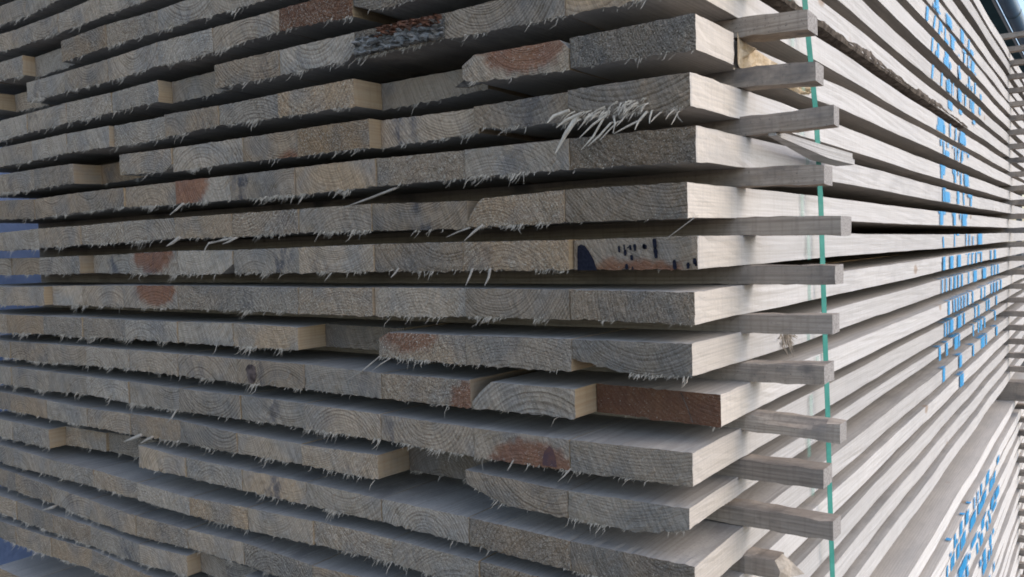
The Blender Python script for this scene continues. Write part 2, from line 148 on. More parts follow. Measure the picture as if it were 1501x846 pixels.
M['fresh']=long_grain('sheltered_edge',(.47,.345,.205),(.40,.32,.23),(.33,.21,.12),.5,.35,(.26,.24,.22))
M['spside']=long_grain('weathered_stick',(.46,.385,.315),(.36,.305,.255),(.20,.16,.13),.45,.9,(.19,.17,.155),along='x')
M['slat']=long_grain('pale_sliver',(.50,.49,.48),(.44,.43,.43),(.27,.26,.25),.6,.3)
def simple(name,c1,c2,scale,rough=.9,spec=.2,bs=.3,bd=.001,stretch=(1,1,1),detail=4,metal=0):
    g=NT(name); v=g.obj(); x,y,z=g.sep(v)[0:3]
    vv=g.com(g.ma('MULTIPLY',x,stretch[0]),g.ma('MULTIPLY',y,stretch[1]),g.ma('MULTIPLY',z,stretch[2]))
    n=g.noise(vv,scale,detail,.65); g.bump(n,bs,bd); g.b.inputs['Metallic'].default_value=metal
    return g.fin(g.mix(g.ss(n,.35,.65),c1,c2),rough,spec)
M['fibre']=simple('torn_fibre',(.58,.51,.42),(.38,.33,.27),60,.85)
M['fibrepale']=simple('pale_splinter',(.50,.44,.37),(.34,.295,.245),90,.8)
M['cream']=simple('cream_splinter',(.68,.60,.49),(.48,.41,.33),90,.8)
M['bark']=simple('bark',(.20,.17,.145),(.085,.07,.06),60,.95,.1,.9,.004,(1,.5,1))
M['greybark']=simple('bark_end',(.30,.29,.275),(.07,.065,.06),70,.95,.1,1.,.005,(.55,1,2.2))
M['redbark']=simple('red_bark',(.20,.095,.06),(.10,.06,.045),90,.95,.1,1.,.004,(.6,1,2.))
M['roughwood']=simple('torn_wood',(.60,.50,.37),(.44,.34,.22),70,.95,.1,.9,.004,(1,.6,.5))
M['spend']=simple('stick_end',(.42,.40,.385),(.24,.225,.22),420,.95,.1,.6,.001)
M['strap']=simple('green_strap',(.075,.34,.275),(.10,.40,.33),45,.28,.5,.1,.0005)
M['ink']=simple('black_ink',(.006,.0065,.014),(.018,.018,.03),300,.8)
M['tarp']=simple('blue_tarpaulin',(.20,.27,.46),(.16,.22,.38),6,.5,.4,.5,.02)
M['roof']=simple('teal_sheet',(.04,.125,.15),(.03,.095,.12),2,.5,.4,.1,.002)
M['gutter']=simple('blue_gutter',(.05,.17,.33),(.04,.13,.27),3,.35,.5,.1,.002)
M['white']=simple('white_strip',(.75,.76,.76),(.66,.67,.68),8,.6)
M['steel']=simple('painted_steel',(.16,.18,.19),(.12,.13,.14),5,.6)
M['gravel']=simple('gravel',(.15,.14,.13),(.08,.075,.07),55,.95,.1,.8,.01)
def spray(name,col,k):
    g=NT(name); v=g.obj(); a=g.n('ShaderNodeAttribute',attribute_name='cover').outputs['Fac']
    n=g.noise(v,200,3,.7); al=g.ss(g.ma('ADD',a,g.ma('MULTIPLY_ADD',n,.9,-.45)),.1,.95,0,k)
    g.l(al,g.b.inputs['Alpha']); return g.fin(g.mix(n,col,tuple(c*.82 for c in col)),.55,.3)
M['paint']=spray('blue_spray_paint',(.035,.36,.74),.95)
M['green_streak']=spray('green_tint',(.16,.46,.38),.3)
M['redink']=M['ink']
# ---------------------------------------------------------------- mesh helpers
class MB:
    def __init__(s): s.v=[];s.f=[];s.mi=[];s.at=[]
    def add(s,vs,fs,mi=0,at=None):
        o=len(s.v); s.v+=[tuple(q) for q in vs]; s.f+=[tuple(i+o for i in f) for f in fs]
        s.mi+=[mi]*len(fs) if isinstance(mi,int) else list(mi); s.at+=at if at else [1.]*len(vs)
    def box(s,a,b,mi=0):
        x0,y0,z0=a;x1,y1,z1=b
        s.add([(x0,y0,z0),(x1,y0,z0),(x1,y1,z0),(x0,y1,z0),(x0,y0,z1),(x1,y0,z1),(x1,y1,z1),(x0,y1,z1)],[(0,3,2,1),(4,5,6,7),(0,1,5,4),(1,2,6,5),(2,3,7,6),(3,0,4,7)],mi)
    def cone(s,pts,rad,n=4,mi=0):
        # tapered fibre along a polyline of points
        vs=[];fs=[];k=len(pts)
        for i,p in enumerate(pts):
            p=Vector(p); d=(Vector(pts[min(i+1,k-1)])-Vector(pts[max(i-1,0)])).normalized()
            u=d.cross(Vector((0,1,0.13))); u=u.normalized() if u.length>1e-6 else Vector((1,0,0)); w=d.cross(u)
            for j in range(n):
                a=2*math.pi*j/n; vs.append(p+(u*math.cos(a)+w*math.sin(a)*.6)*rad[i])
        for i in range(k-1):
            for j in range(n): fs.append((i*n+j,i*n+(j+1)%n,(i+1)*n+(j+1)%n,(i+1)*n+j))
        fs.append(tuple(range(n))[::-1]); fs.append(tuple((k-1)*n+j for j in range(n)))
        s.add(vs,fs,mi)
    def make(s,name,mats,parent=None,loc=(0,0,0),smooth=False):
        me=bpy.data.meshes.new(name); me.from_pydata(s.v,[],s.f)
        for m in (mats if isinstance(mats,list) else [mats]): me.materials.append(m)
        me.polygons.foreach_set('material_index',s.mi)
        if smooth: me.polygons.foreach_set('use_smooth',[True]*len(s.f))
        a=me.attributes.new('cover','FLOAT','POINT'); a.data.foreach_set('value',s.at)
        me.update(); o=bpy.data.objects.new(name,me); C.objects.link(o); o.location=loc
        if parent: o.parent=parent
        return o
def tag(o,label,cat,group=None):
    o['label']=label; o['category']=cat
    if group: o['group']=group
def props(o,**k):
    d=dict(rx=0.,rz=-.08,rs=.0045,rc=.5,warm=.2,stain=0.,stx=0.,hx=0.,hz=0.,hr=-1.,hs=1.,rough=.5,val=1.,sval=1.,sr=R.choice([.3,.5,.8,1.1,1.5]),seed=R.uniform(0,9)); d.update(k)
    for a,b in d.items(): o[a]=float(b)
    return o
NUM=['zero','one','two','three','four','five','six','seven','eight','nine','ten','eleven','twelve','thirteen','fourteen']
ORD=['corner','second','third','fourth','fifth','sixth','seventh','eighth','ninth','tenth','eleventh','twelfth','thirteenth','fourteenth','fifteenth']
def rowname(k):
    d=k-6
    if d==0: return 'in the ink-marked row'
    return f"{NUM[abs(d)]} row{'s' if abs(d)>1 else ''} {'below' if d>0 else 'above'} the ink-marked row"
# ---------------------------------------------------------------- planks
# feature table: (row, column from the corner): shader props, cuts, look words
RINGS=dict(rc=.8,rough=.3)
FEAT={
(-1,5):dict(RINGS,rx=.02,rz=.09,rs=.0062),(0,6):dict(RINGS,rx=.01,rz=.05,rs=.0055),(0,8):dict(stain=.4,stx=-.03,rough=.25),(-1,7):dict(warm=.7,stain=.2,stx=.02),
(0,3):dict(warm=1.,rough=1.,val=.72,hr=.2,look='red-brown rough plank'),(0,2):dict(rough=.9,val=.7,cuts=[('BL',.05,.014),('BR',.05,.01)],look='plank with ragged dark wane'),
(1,2):dict(bark=1,val=.5,rough=1.,look='plank end covered in grey bark'),(1,3):dict(RINGS,rx=.0,rz=.07,rs=.007,stain=.3,cuts=[('BR',.03,.008)],look='plank with dark bowed rings'),(1,4):dict(warm=.5,rough=.6),
(2,0):dict(rough=1.,val=.62,rc=.55,rx=.1,rz=.03,rs=.0035,look='dark rough plank'),(2,1):dict(hx=.02,hz=.022,hr=.042,hs=.55,rx=.03,rz=.075,rs=.0034,rc=.75,rough=.35,val=1.05,cuts=[('TL',.02,.012),('BL',.02,.008),('TR',.012,.012)],look='plank with red upper heartwood'),
(2,2):dict(val=.8,rough=.15,rc=.15,look='set-back plank with dark notch'),(2,3):dict(warm=.85,rough=.9),(2,4):dict(rough=.7),
(3,0):dict(RINGS,rx=0.,rz=.17,rs=.006,val=.72,look='plank with large torn splinters'),(3,1):dict(warm=.45,stain=.6,stx=.01,val=.8,cuts=[('BL',.05,.006)]),(3,2):dict(RINGS,rx=.05,rz=.08,rs=.0045,val=1.15,stain=.95,stx=-.045,rough=.15,look='bluish plank with dark stripe'),
(3,3):dict(warm=1.,rough=1.,val=.8,look='orange-brown rough plank'),(3,4):dict(warm=.6,hx=.05,hz=-.05,hr=.04,rough=.3),(3,5):dict(RINGS,rx=-.02,rz=-.08,rs=.006,val=1.1),(3,6):dict(stain=.4,stx=.03,cuts=[('BR',.03,.014)]),(3,7):dict(warm=.9,val=.7,rough=.1),
(4,0):dict(rc=.7,rx=.06,rz=.12,rs=.008,val=.56,warm=.6,rough=.8,look='dark brown plank'),(4,1):dict(rough=.1,rc=.2,val=.9,look='plain smooth plank'),(4,2):dict(rough=1.,rc=.5,val=.85,look='fleck-covered plank'),(4,3):dict(rough=.1,rc=.3,val=1.05),
(4,4):dict(stain=1.,stx=-.05,rough=.2,look='plank with blue-black stain'),(4,5):dict(hx=-.085,hz=.018,hr=.052,hs=.47,rough=.15,look='plank with red quarter-round heart'),(4,6):dict(rough=.3,val=.95),
(5,0):dict(RINGS,rx=.06,rz=.11,rs=.0042,val=.68),(5,1):dict(warm=.75,rough=.7,rc=.5,rx=-.04,rz=-.06,rs=.004,val=.95,cuts=[('TL',.024,.03)],look='orange plank with torn corner'),(5,2):dict(stain=.9,stx=.01,warm=.4,val=.75,look='plank with blue-black blotches'),(5,3):dict(RINGS,rx=.03,rz=-.12,rs=.005,rc=.6),(5,5):dict(RINGS,rx=-.02,rz=.09,rs=.004,rc=.5),
(6,0):dict(hx=.0,hz=-.032,hr=.030,hs=.4,val=.82,rough=.1,rc=.15,look='plank with black ink marks'),(6,1):dict(warm=.8,RINGS_=1,rc=.65,rx=-.02,rz=-.07,rs=.0046,rough=.6),(6,2):dict(RINGS,rx=.06,rz=.10,rs=.006,val=.75,warm=.5,rough=.6),(6,3):dict(RINGS,rx=.0,rz=.11,rs=.0042,rc=.55,val=1.1,rough=.2),
(6,4):dict(stain=1.,stx=.045,rough=.3,look='plank with blue-black stained half'),(6,5):dict(rough=.1,rc=.2,cuts=[('BR',.03,.016)],look='plain plank with broken corner'),(6,6):dict(hx=.0,hz=.026,hr=.045,hs=.62,stain=.55,stx=.0,rough=.1,look='plank with red half-moon heart'),(6,7):dict(stain=.9,stx=-.01,rough=.1,look='blue-streaked plank'),(6,9):dict(warm=.5,rough=.1),
(7,0):dict(rc=.6,rx=.12,rz=.02,rs=.0045,val=.75,rough=.7),(7,1):dict(RINGS,rx=-.03,rz=.06,rs=.0042,val=.8),(7,2):dict(rough=.5,rc=.35,rx=.0,rz=-.09,rs=.005),(7,3):dict(warm=.5,rough=.9),(7,4):dict(rc=.5,rough=1.,val=.85,rz=-.06),(7,6):dict(hx=.02,hz=.022,hr=.042,hs=.6,rough=.15,look='plank with brown half-moon heart'),(7,8):dict(val=1.3,rough=.1,rc=.4,rx=-.06,rz=.05,rs=.009,look='pale bluish plank'),
(8,0):dict(RINGS,rx=.02,rz=.1,rs=.0042,val=.68,cuts=[('BL',.085,.018)],look='plank with missing lower corner'),(8,1):dict(rc=.35,rx=.0,rz=-.2,rs=.0045,val=.85),(8,2):dict(warm=.6,rough=1.,hx=-.025,hz=.024,hr=.036,hs=.55,cuts=[('TL',.02,.01)],look='rough plank with brown heart'),(8,3):dict(val=.6,warm=.2,rough=.2),(8,4):dict(warm=.7,rc=.4),(8,5):dict(stain=.3,stx=0.,rough=.2),
(9,0):dict(val=.58,hr=.25,rc=.3,rx=.1,rz=.12,rs=.005,rough=.25,look='dark reddish-brown set-back plank'),(9,1):dict(RINGS,rx=.03,rz=-.1,rs=.0068,val=.98,cuts=[('TL',.034,.03)],look='plank with sloping left edge'),(9,2):dict(warm=.5,rough=.9,hx=.09,hz=-.02,hr=.045,look='plank with orange right edge'),(9,3):dict(rough=.15,rc=.3,rx=0,rz=-.2),(9,4):dict(stain=.6,stx=-.03,knot=1,rough=.1,look='plank with dark knot'),(9,5):dict(RINGS,rx=-.02,rz=-.06,rs=.0055),
(10,0):dict(rough=.3,rc=.3,rx=.0,rz=.3,rs=.004,val=.82),(10,1):dict(hx=.02,hz=-.026,hr=.041,hs=.55,rough=.3,rc=.2,core=1,look='plank with large red heart'),(10,2):dict(stain=.6,stx=-.06,rough=.4),(10,3):dict(RINGS,rx=.0,rz=-.06,rs=.0048),(10,4):dict(stain=.7,stx=-.0,val=.9,rough=.2),(10,5):dict(RINGS,rx=.0,rz=.08,rs=.006),
(11,0):dict(rough=.25,rc=.25,rx=-.02,rz=.2,rs=.004,val=.85,cuts=[('BR',.075,.014)],look='plank with thinning outer edge'),(11,1):dict(rough=.35,cuts=[('BL',.07,.02)],look='plank with sloping lower edge'),(11,2):dict(val=.6,rough=.2),(11,6):dict(warm=.7,rc=.5),
(12,3):dict(RINGS,rx=.0,rz=.09,rs=.005,rc=.55),(12,4):dict(stain=.9,stx=.0,rough=.1,rc=.15,look='plank with dark smudge'),(12,6):dict(stain=.3,val=1.15,rough=.1),(12,0):dict(val=.7,stain=.3,rough=.5),(12,1):dict(warm=.5,rough=.9,val=.75,rc=.5),(13,1):dict(warm=.55,rough=.9,val=.8),(13,5):dict(warm=.8,rough=.8),(13,4):dict(RINGS,rc=.5),(14,5):dict(RINGS,rx=-.03,rz=-.05,rs=.005,rc=.5),(14,8):dict(stain=.5),(15,6):dict(RINGS),(15,7):dict(stain=.7,stx=.05),
}
SETBACK={(-1,8),(0,9),(1,5),(2,2),(3,7),(6,7),(6,9),(7,8),(8,3),(9,0),(11,2),(12,7),(12,8),(15,5)}
def cutfn(w,cuts):
    def f(u):
        x=u*w; b=0.;t=0.
        for c,dx,dz in cuts:
            q=(1-x/dx) if c[1]=='L' else (1-(w-x)/dx)
            if q>0:
                q=q**1.15*dz
                if c[0]=='B': b=max(b,q)
                else: t=max(t,q)
        return b,t
    return f
def plank(k,c,row,label,name='sawn_plank',ylen=YEND,group=None,zbase=None,outer=False,feat=None,fuzz=1.,xoff=0.,nom=False):
    xr,xl,dr,dl,tr,tl,yf=[q/10000 for q in row]
    xr+=xoff; xl+=xoff
    feat=dict(feat if feat is not None else FEAT.get((k,c),{})); feat.pop('RINGS_',0)
    cuts=feat.pop('cuts',[]); feat.pop('look',0); bark=feat.pop('bark',0); knot=feat.pop('knot',0); core=feat.pop('core',0)
    gap=.0006; xr-=gap*R.uniform(.4,2) if c else 0; xl+=gap*R.uniform(.4,2.5); w=xr-xl; xc=(xl+xr)/2
    z0=zbase if zbase is not None else ZG+RZ(k)
    cf=cutfn(w,cuts)
    nu=max(12,int(w/.0065)); nv=6
    lo=[R.gauss(0,.0007) for _ in range(nu+1)]; hi=[R.gauss(0,.0003) for _ in range(nu+1)]
    rag=.0018 if fuzz>0 else .0006
    tn=.0385
    ys=[0.,.003,.02,.05,.1,.16,.24,.34,.5,.75,1.1,1.6,2.2,2.9,3.6]+[ylen]
    if outer: ys=[0.,.003,.015,.03,.06,.09,.12,.15,.18,.22]+[.22+.1*i for i in range(1,int((ylen-.22)/.1))]+[ylen]
    ph=R.uniform(0,6); amp=R.uniform(.0006,.0018)
    mb=MB()
    # front lattice
    V={}
    vs=[];at=[]
    def zt(u,y,i):
        b,t=cf(u); f=max(0,1-y/.35); f=f*f*(3-2*f)
        top=(dr*u+dl*(1-u))*f-t; th=(tr*u+tl*(1-u))*f+tn*(1-f)
        bot=(dr*u+dl*(1-u))*f-th+b
        if y<.03: bot+=(lo[i]-abs(R.gauss(0,rag*.5)) if y==0 else lo[i]); top+=hi[i]
        wz=amp*math.sin(y*2.1+ph)*min(1,y*2)
        if bot>top-.002: bot=top-.002
        return top+wz,bot+wz
    def xw(u,y,v=.5):
        if not outer: return -w/2+u*w
        o=0
        if u>.5:
            o=.0012*math.sin(y*7+ph*2)+R.gauss(0,.00035)*(y>.01)
            if k==2 and name=='sawn_plank' and y>.135: o-=.012*min(1,(y-.135)/.004)*max(0,min(1,(.62-y)/.3))+abs(R.gauss(0,.0014))*(y<.6)
        return -w/2+u*w+o*(u-.5)*2
    for i in range(nu+1):
        u=i/nu; t,b=zt(u,0,i)
        for j in range(nv+1):
            v=j/nv; x=-w/2+u*w
            ex=.0007 if i in(0,nu) else 0
            yy=yf+R.gauss(0,.0005)+ (.0006 if (i in(0,nu) or j in (0,nv)) else 0)
            xx=x+ (R.gauss(0,.0005) if 0<i<nu else 0)
            vs.append((xx,yy,b+(t-b)*v))
    ix=lambda i,j:i*(nv+1)+j
    fs=[(ix(i,j),ix(i+1,j),ix(i+1,j+1),ix(i,j+1)) for i in range(nu) for j in range(nv)]
    mi=[0]*len(fs)
    per=[(i,0) for i in range(nu)]+[(nu,j) for j in range(nv)]+[(i,nv) for i in range(nu,0,-1)]+[(0,j) for j in range(nv,0,-1)]
    prev=[ix(*p) for p in per]
    side=[]
    for a in range(len(per)):
        (i,j),(i2,j2)=per[a],per[(a+1)%len(per)]
        side.append(2 if i==i2==nu else 3 if i==i2==0 else 1)
    for y in ys[1:]:
        cur=[]
        tb={}
        for (i,j) in per:
            if i not in tb: tb[i]=zt(i/nu,y,i)
            t,b=tb[i]; jit=R.gauss(0,.0003) if outer and y<3 else 0
            cur.append(len(vs)); vs.append((xw(i/nu,y),y+(yf if y<.5 else 0),b+(t-b)*j/nv+(jit if j in(0,nv) and i==nu else 0)))
        for a in range(len(per)):
            b2=(a+1)%len(per); fs.append((prev[b2],prev[a],cur[a],cur[b2])); mi.append(side[a])
        prev=cur
    fs.append(tuple(prev)); mi.append(0)
    mb.add(vs,fs,mi)
    mats=[M['end'],M['face'],M['edge'] if outer else M['fresh'],M['fresh']]
    o=mb.make(name,mats,None,(xc,0,z0),False)
    pd=dict(rx=R.uniform(-.07,.07),rz=R.choice([-1,1])*R.uniform(.04,.13),rs=R.uniform(.0034,.006),rc=R.uniform(.45,.95),warm=max(0,min(.8,R.gauss(.22,.22))),rough=R.choice([.12,.25,.4,.6,.9]),val=R.uniform(.82,1.14),sval=R.uniform(.84,1.07),stain=R.choice([0,0,0,.35]),stx=R.uniform(-.06,.06))
    if outer and k<50: pd['sval']*=1.08  # outer planks tinted lighter; inner tops keep a darker colour for the gaps' shade
    pd.update(feat)
    for q in ('rz','hz'):
        if q in feat or q=='rz': pd[q]=pd.get(q,0.)-.019
    props(o,**pd)
    lb,cat=label; tag(o,lb,cat,group)
    # torn fibre fringe along the lower arris
    if fuzz>0:
        fb=MB(); centres=[(R.uniform(0,1),R.uniform(.02,.12),R.uniform(.3,1.)) for _ in range(5)]
        n=int(w*1000*R.choice([.25,.8,1.4,2.2,3.])*fuzz)
        for _ in range(n):
            u=R.random(); den=.07+sum(s*math.exp(-((u-a)/b)**2) for a,b,s in centres)
            if R.random()>den: continue
            i=min(nu,int(u*nu)); t,b=zt(u,0,i); x=-w/2+u*w
            L=min(.022,.0028*math.exp(R.gauss(.2,.65))*(.6+den*.6)); a=R.gauss(-.55,.4)
            d=Vector((a,-R.uniform(.1,.7),-1)).normalized()
            p0=Vector((x,yf+R.uniform(.0005,.004),b+R.uniform(.0002,.003))); bend=Vector((R.gauss(0,.12),R.gauss(0,.1),R.gauss(0,.1)))*L
            r0=R.uniform(.0003,.0008)
            fb.cone([p0,p0+d*L*.55+bend,p0+d*L],[r0,r0*.8,r0*.2],3)
        # small flecks standing off the end face
        nf=int(220*pd['rough'])
        for _ in range(nf):
            u,v=R.random(),R.random()
            i=min(nu,int(u*nu)); t,b=zt(u,0,i); p0=Vector((-w/2+u*w,yf+.0003,b+(t-b)*v)); L=R.uniform(.001,.0032)
            d=Vector((R.gauss(-.3,.6),-R.uniform(.15,.6),-R.uniform(-.2,1))).normalized(); r0=R.uniform(.0002,.00045)
            fb.cone([p0,p0+d*L*.6,p0+d*L],[r0,r0*.8,r0*.3],3)
        if fb.v: fb.make('splinter_fringe',M['fibre'],o)['kind']='stuff'
    if bark:
        bm=MB(); 
        for lay,(mat,v0,v1,nn) in enumerate((('greybark',0,.8,60),('redbark',.55,1.,40))):
            bb=MB()
            gx,gz=34,9
            vv=[];ff=[]
            for i in range(gx+1):
                for j in range(gz+1):
                    u=i/gx;v=v0+(v1-v0)*j/gz; 
                    if lay: u=.28+u*.7
                    e=(j in(0,gz))or(i in(0,gx))
                    t,b=zt(u,.03,min(nu,int(u*nu)))
                    vv.append((-w/2+u*w,yf+(.004 if e else -.001-abs(R.gauss(0,.0045))-lay*.001),b+(t-b)*v+R.gauss(0,.0009)))
            ff=[(i*(gz+1)+j,(i+1)*(gz+1)+j,(i+1)*(gz+1)+j+1,i*(gz+1)+j+1) for i in range(gx) for j in range(gz)]
            bb.add(vv,ff); bb.make('bark_end' if not lay else 'red_bark_patch',M[mat],o)
    if knot:
        kb=MB(); n=14; kx=-.045
        pts=[(kx+.013*math.cos(2*math.pi*i/n)*R.uniform(.85,1.15)*(1.2 if i<7 else .9),yf-.0012,-.02+.017*math.sin(2*math.pi*i/n)) for i in range(n)]
        kb.add(pts+[(kx,yf-.003,-.02)],[(i,(i+1)%n,n) for i in range(n)]); kb.make('knot',M['darkknot'],o)
    if core:
        kb=MB(); n=12
        pts=[(.047+.011*math.cos(math.pi*i/n),yf-.0008,-.037+.026*math.sin(math.pi*i/n)*R.uniform(.92,1.05)) for i in range(n+1)]
        kb.add(pts,[tuple(range(n+1))]); kb.make('pith_core',M['pith'],o)
    o['xc']=xc
    return o,yf,xr,xc,z0
M['darkknot']=simple('dark_knot',(.16,.115,.10),(.05,.035,.032),90,.9)
M['pith']=simple('dark_pith',(.10,.06,.065),(.15,.075,.06),110,.9)
PL={}
UP='planks of the upper timber stack'
def look(k,c):
    f=FEAT.get((k,c),{})
    if 'look' in f: return f['look']
    if (k,c) in SETBACK: return 'set-back plank'
    if f.get('hr',-1)>0: return 'plank with reddish heart'
    if f.get('stain',0)>.45: return 'plank with blue-grey stain'
    if f.get('warm',0)>.65: return 'orange-brown plank end'
    if f.get('rc',0)>=.55 and f.get('rough',1)<.5: return 'plank end with curved rings'
    if f.get('val',1)<.76: return 'dark grey plank end'
    return 'grey sawn plank end'
for k in sorted(ROWS):
    for c,row in enumerate(ROWS[k]):
        pass
        pass
        pos='at the corner' if c==0 else f'{ORD[c]} from the corner'
        if k<=1 and c==0: lb=f'pale long edge of a plank, seen at the side, {rowname(k)}'
        else: lb=f'{look(k,c)}, {pos}, {rowname(k)}'
        fz=1. if (k,c) not in {(2,0),(2,2),(3,7),(6,7),(6,0),(8,3),(9,0),(1,5)} else .12
        if (k,c) in {(7,4),(8,2),(3,4),(2,4),(6,1),(6,4)}: fz=1.5
        PL[k,c]=plank(k,c,row,(lb,'plank'),group=UP,outer=(c==0),fuzz=fz,xoff=-.03 if k==-8 else 0.)
# ---------------------------------------------------------------- marks on planks
RI=0
def offs(k): return PL[k,0][2]
def ribbon(mb,o,segs,zlo,zhi,xs,xc,z0):
    global RI
    RI=(RI+7)%23; xs+=RI*.00006
    segs=[list(q) for q in segs]
    if segs[0][1]-segs[-1][1]>.012: segs[0][1]+=.02; segs[-1][1]-=.02
    # segs: polyline of (y,z,halfwidth) in world (z relative to L0); clipped to zlo..zhi
    for a,b in zip(segs,segs[1:]):
        if a[1]<b[1]: a,b=b,a
        t0=max(0.,(a[1]-zhi)/(a[1]-b[1]+1e-9)); t1=min(1.,(a[1]-zlo)/(a[1]-b[1]+1e-9))
        if t1-t0<.02: continue
        n=max(2,int((t1-t0)*abs(a[1]-b[1])/.006)+1)
        vs=[];at=[];fs=[]
        for i in range(n+1):
            t=t0+(t1-t0)*i/n; y=a[0]+(b[0]-a[0])*t; z=a[1]+(b[1]-a[1])*t; h=(a[2]+(b[2]-a[2])*t)*.85
            end=.6 if ((i==0 and t0==0.) or (i==n and t1==1.)) else 1
            for q,cv in ((-1.35,0.),(-.55,.95*end),(.55,.95*end),(1.35,0.)):
                vs.append((xs-xc,y+q*h,z+ZG-z0)); at.append(cv)
        for i in range(n):
            for j in range(3): fs.append((i*4+j,i*4+j+1,i*4+j+5,i*4+j+4))
        mb.add(vs,fs,0,at)
for k in range(-8,17):
    o,yf,xr,xc,z0=PL[k,0]; zt=RZ(k); zl=zt-.0385
    for s in STROKES:
        mb=MB(); ribbon(mb,o,[[q/1000 for q in p] for p in s],zl+.0005,zt-.0005,xr+.0022,xc,z0)
        if mb.v: mb.make('paint_stroke',M['paint'],o)
    for y,h in FULL.get(k,[]):
        y/=1000;h/=1000; mb=MB()
        ribbon(mb,o,[[y,zt-.0003,h],[y+R.uniform(-.004,.004),zl-.001 if k<12 else zl+.018,h]],zl,zt,xr+.0022,xc,z0)
        if k>=8:   # paint that drifted on to the upper face
            L=R.uniform(.015,.035); vs=[];at=[];fs=[]
            for i in range(4):
                x=xr+.002-L*i/3
                for q,cv in ((-1.2,0.),(-.6,.85*(1-i/3.6)),(.6,.85*(1-i/3.6)),(1.2,0.)): vs.append((x-xc,y+q*h*1.2,zt+.0022+ZG-z0)); at.append(cv)
            for i in range(3):
                for j in range(3): fs.append((i*4+j,i*4+j+1,i*4+j+5,i*4+j+4))
            mb.add(vs,fs,0,at)
        if mb.v: mb.make('paint_stroke',M['paint'],o)
    # faint green band on each plank side, just beside the strap
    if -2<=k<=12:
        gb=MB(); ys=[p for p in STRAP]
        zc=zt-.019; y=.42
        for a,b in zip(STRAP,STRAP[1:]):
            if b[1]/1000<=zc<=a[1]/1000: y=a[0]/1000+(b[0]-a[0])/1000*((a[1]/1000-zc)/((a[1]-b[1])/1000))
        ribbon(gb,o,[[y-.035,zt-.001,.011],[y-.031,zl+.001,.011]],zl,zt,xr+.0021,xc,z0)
        gb.make('green_streak',M['green_streak'],o)
# ink stamp on the ink-marked plank
o,yf,xr,xc,z0=PL[6,0]
yi=yf-.0016
# tile scale: end face spans px 313..1175 of the zoom -> w
w6=ROWS[6][0][0]/1e4-ROWS[6][0][1]/1e4
def ex(u): return -w6/2+.004+(u-300)/875*(w6-.004)
def ez(v): return -.0005-(v-145)/232*.038
for u0,v0,u1,v1,h in [(630,195,634,245,9),(668,185,672,225,7),(676,225,676,270,12),(690,212,705,205,6),(712,190,716,228,9),(745,185,748,235,11),(800,205,832,210,17),(812,185,812,225,8),(885,150,890,225,15),(890,215,896,292,15),(720,265,724,305,12),(685,330,683,372,13),(726,350,728,374,6),(1020,305,1024,374,13),(1112,325,1112,370,12),(1155,295,1158,340,14),(1165,330,1165,352,9)]:
    n=5;vs=[];fs=[];ib=MB()
    for i in range(n+1):
        t=i/n; u=u0+(u1-u0)*t;v=v0+(v1-v0)*t; hh=h*R.uniform(.7,1.1)*(.6 if i in(0,n) else 1)
        if abs(u1-u0)>abs(v1-v0): vs+=[(ex(u),yi,ez(v-hh)),(ex(u),yi,ez(v+hh))]
        else: vs+=[(ex(u-hh),yi,ez(v)),(ex(u+hh),yi,ez(v))]
    for i in range(n): fs.append((2*i,2*i+1,2*i+3,2*i+2))
    ib.add(vs,fs); ib.make('ink_mark',M['ink'],o)
ab=MB(); pts=[(312,376),(312,250),(316,190),(345,175),(375,190),(410,240),(440,300),(462,376)]
ab.add([(ex(u),yi+.0002,ez(v)) for u,v in pts],[tuple(range(len(pts)))]); ab.make('ink_patch',M['ink'],o)
# crack of the dark plank
o,yf,xr,xc,z0=PL[9,0]; cb=MB(); w9=ROWS[9][0][0]/1e4-ROWS[9][0][1]/1e4
pp=[(.70,0.),(.725,-.009),(.75,-.018),(.775,-.03),(.79,-.037)]
vs=[];fs=[]
for i,(u,z) in enumerate(pp): vs+=[(-w9/2+u*w9-.0006,yf-.0012,z),(-w9/2+u*w9+.0005,yf-.0012,z)]
cb.add(vs,[(2*i,2*i+1,2*i+3,2*i+2) for i in range(4)]); cb.make('end_crack',M['bark'],o)
# dark notch of the set-back plank
o,yf,xr,xc,z0=PL[2,2]; cb=MB()
cb.add([(.045,yf-.0012,-.027),(.058,yf-.0012,-.021),(.078,yf-.0012,-.012),(.09,yf-.0012,-.012),(.095,yf-.0012,-.028),(.07,yf-.0012,-.030)],[tuple(range(6))]); cb.make('dark_notch',M['bark'],o)
# bark left on the lower outer edge
def barkedge(k,y0,y1,h,mat='bark'):
    o,yf,xr,xc,z0=PL[k,0]; b=MB(); vs=[];fs=[]; n=int((y1-y0)/.012); zb=-.0385
    for i in range(n+1):
        y=y0+(y1-y0)*i/n; e=min(1,i/8,(n-i)/8); j=lambda s:R.gauss(0,s)
        wv=math.sin(y*9)+.6*math.sin(y*23+1)+.4*math.sin(y*61)
        for x,z in ((.0024,zb+(.007+.0035*wv)*e+j(.0007)),(.0018+j(.0006),zb+.003*e+j(.0006)),(-.002+j(.0008),zb-h*e*.6),(-.012+j(.0012),zb-h*e+j(.0006)),(-.034,zb-.001)):
            vs.append((xr-xc+x,y,z))
    for i in range(n):
        for q in range(4): fs.append((i*5+q,i*5+q+1,i*5+q+6,i*5+q+5))
    b.add(vs,fs); b.make('bark_edge',M[mat],o)
barkedge(0,.13,2.2,.006)
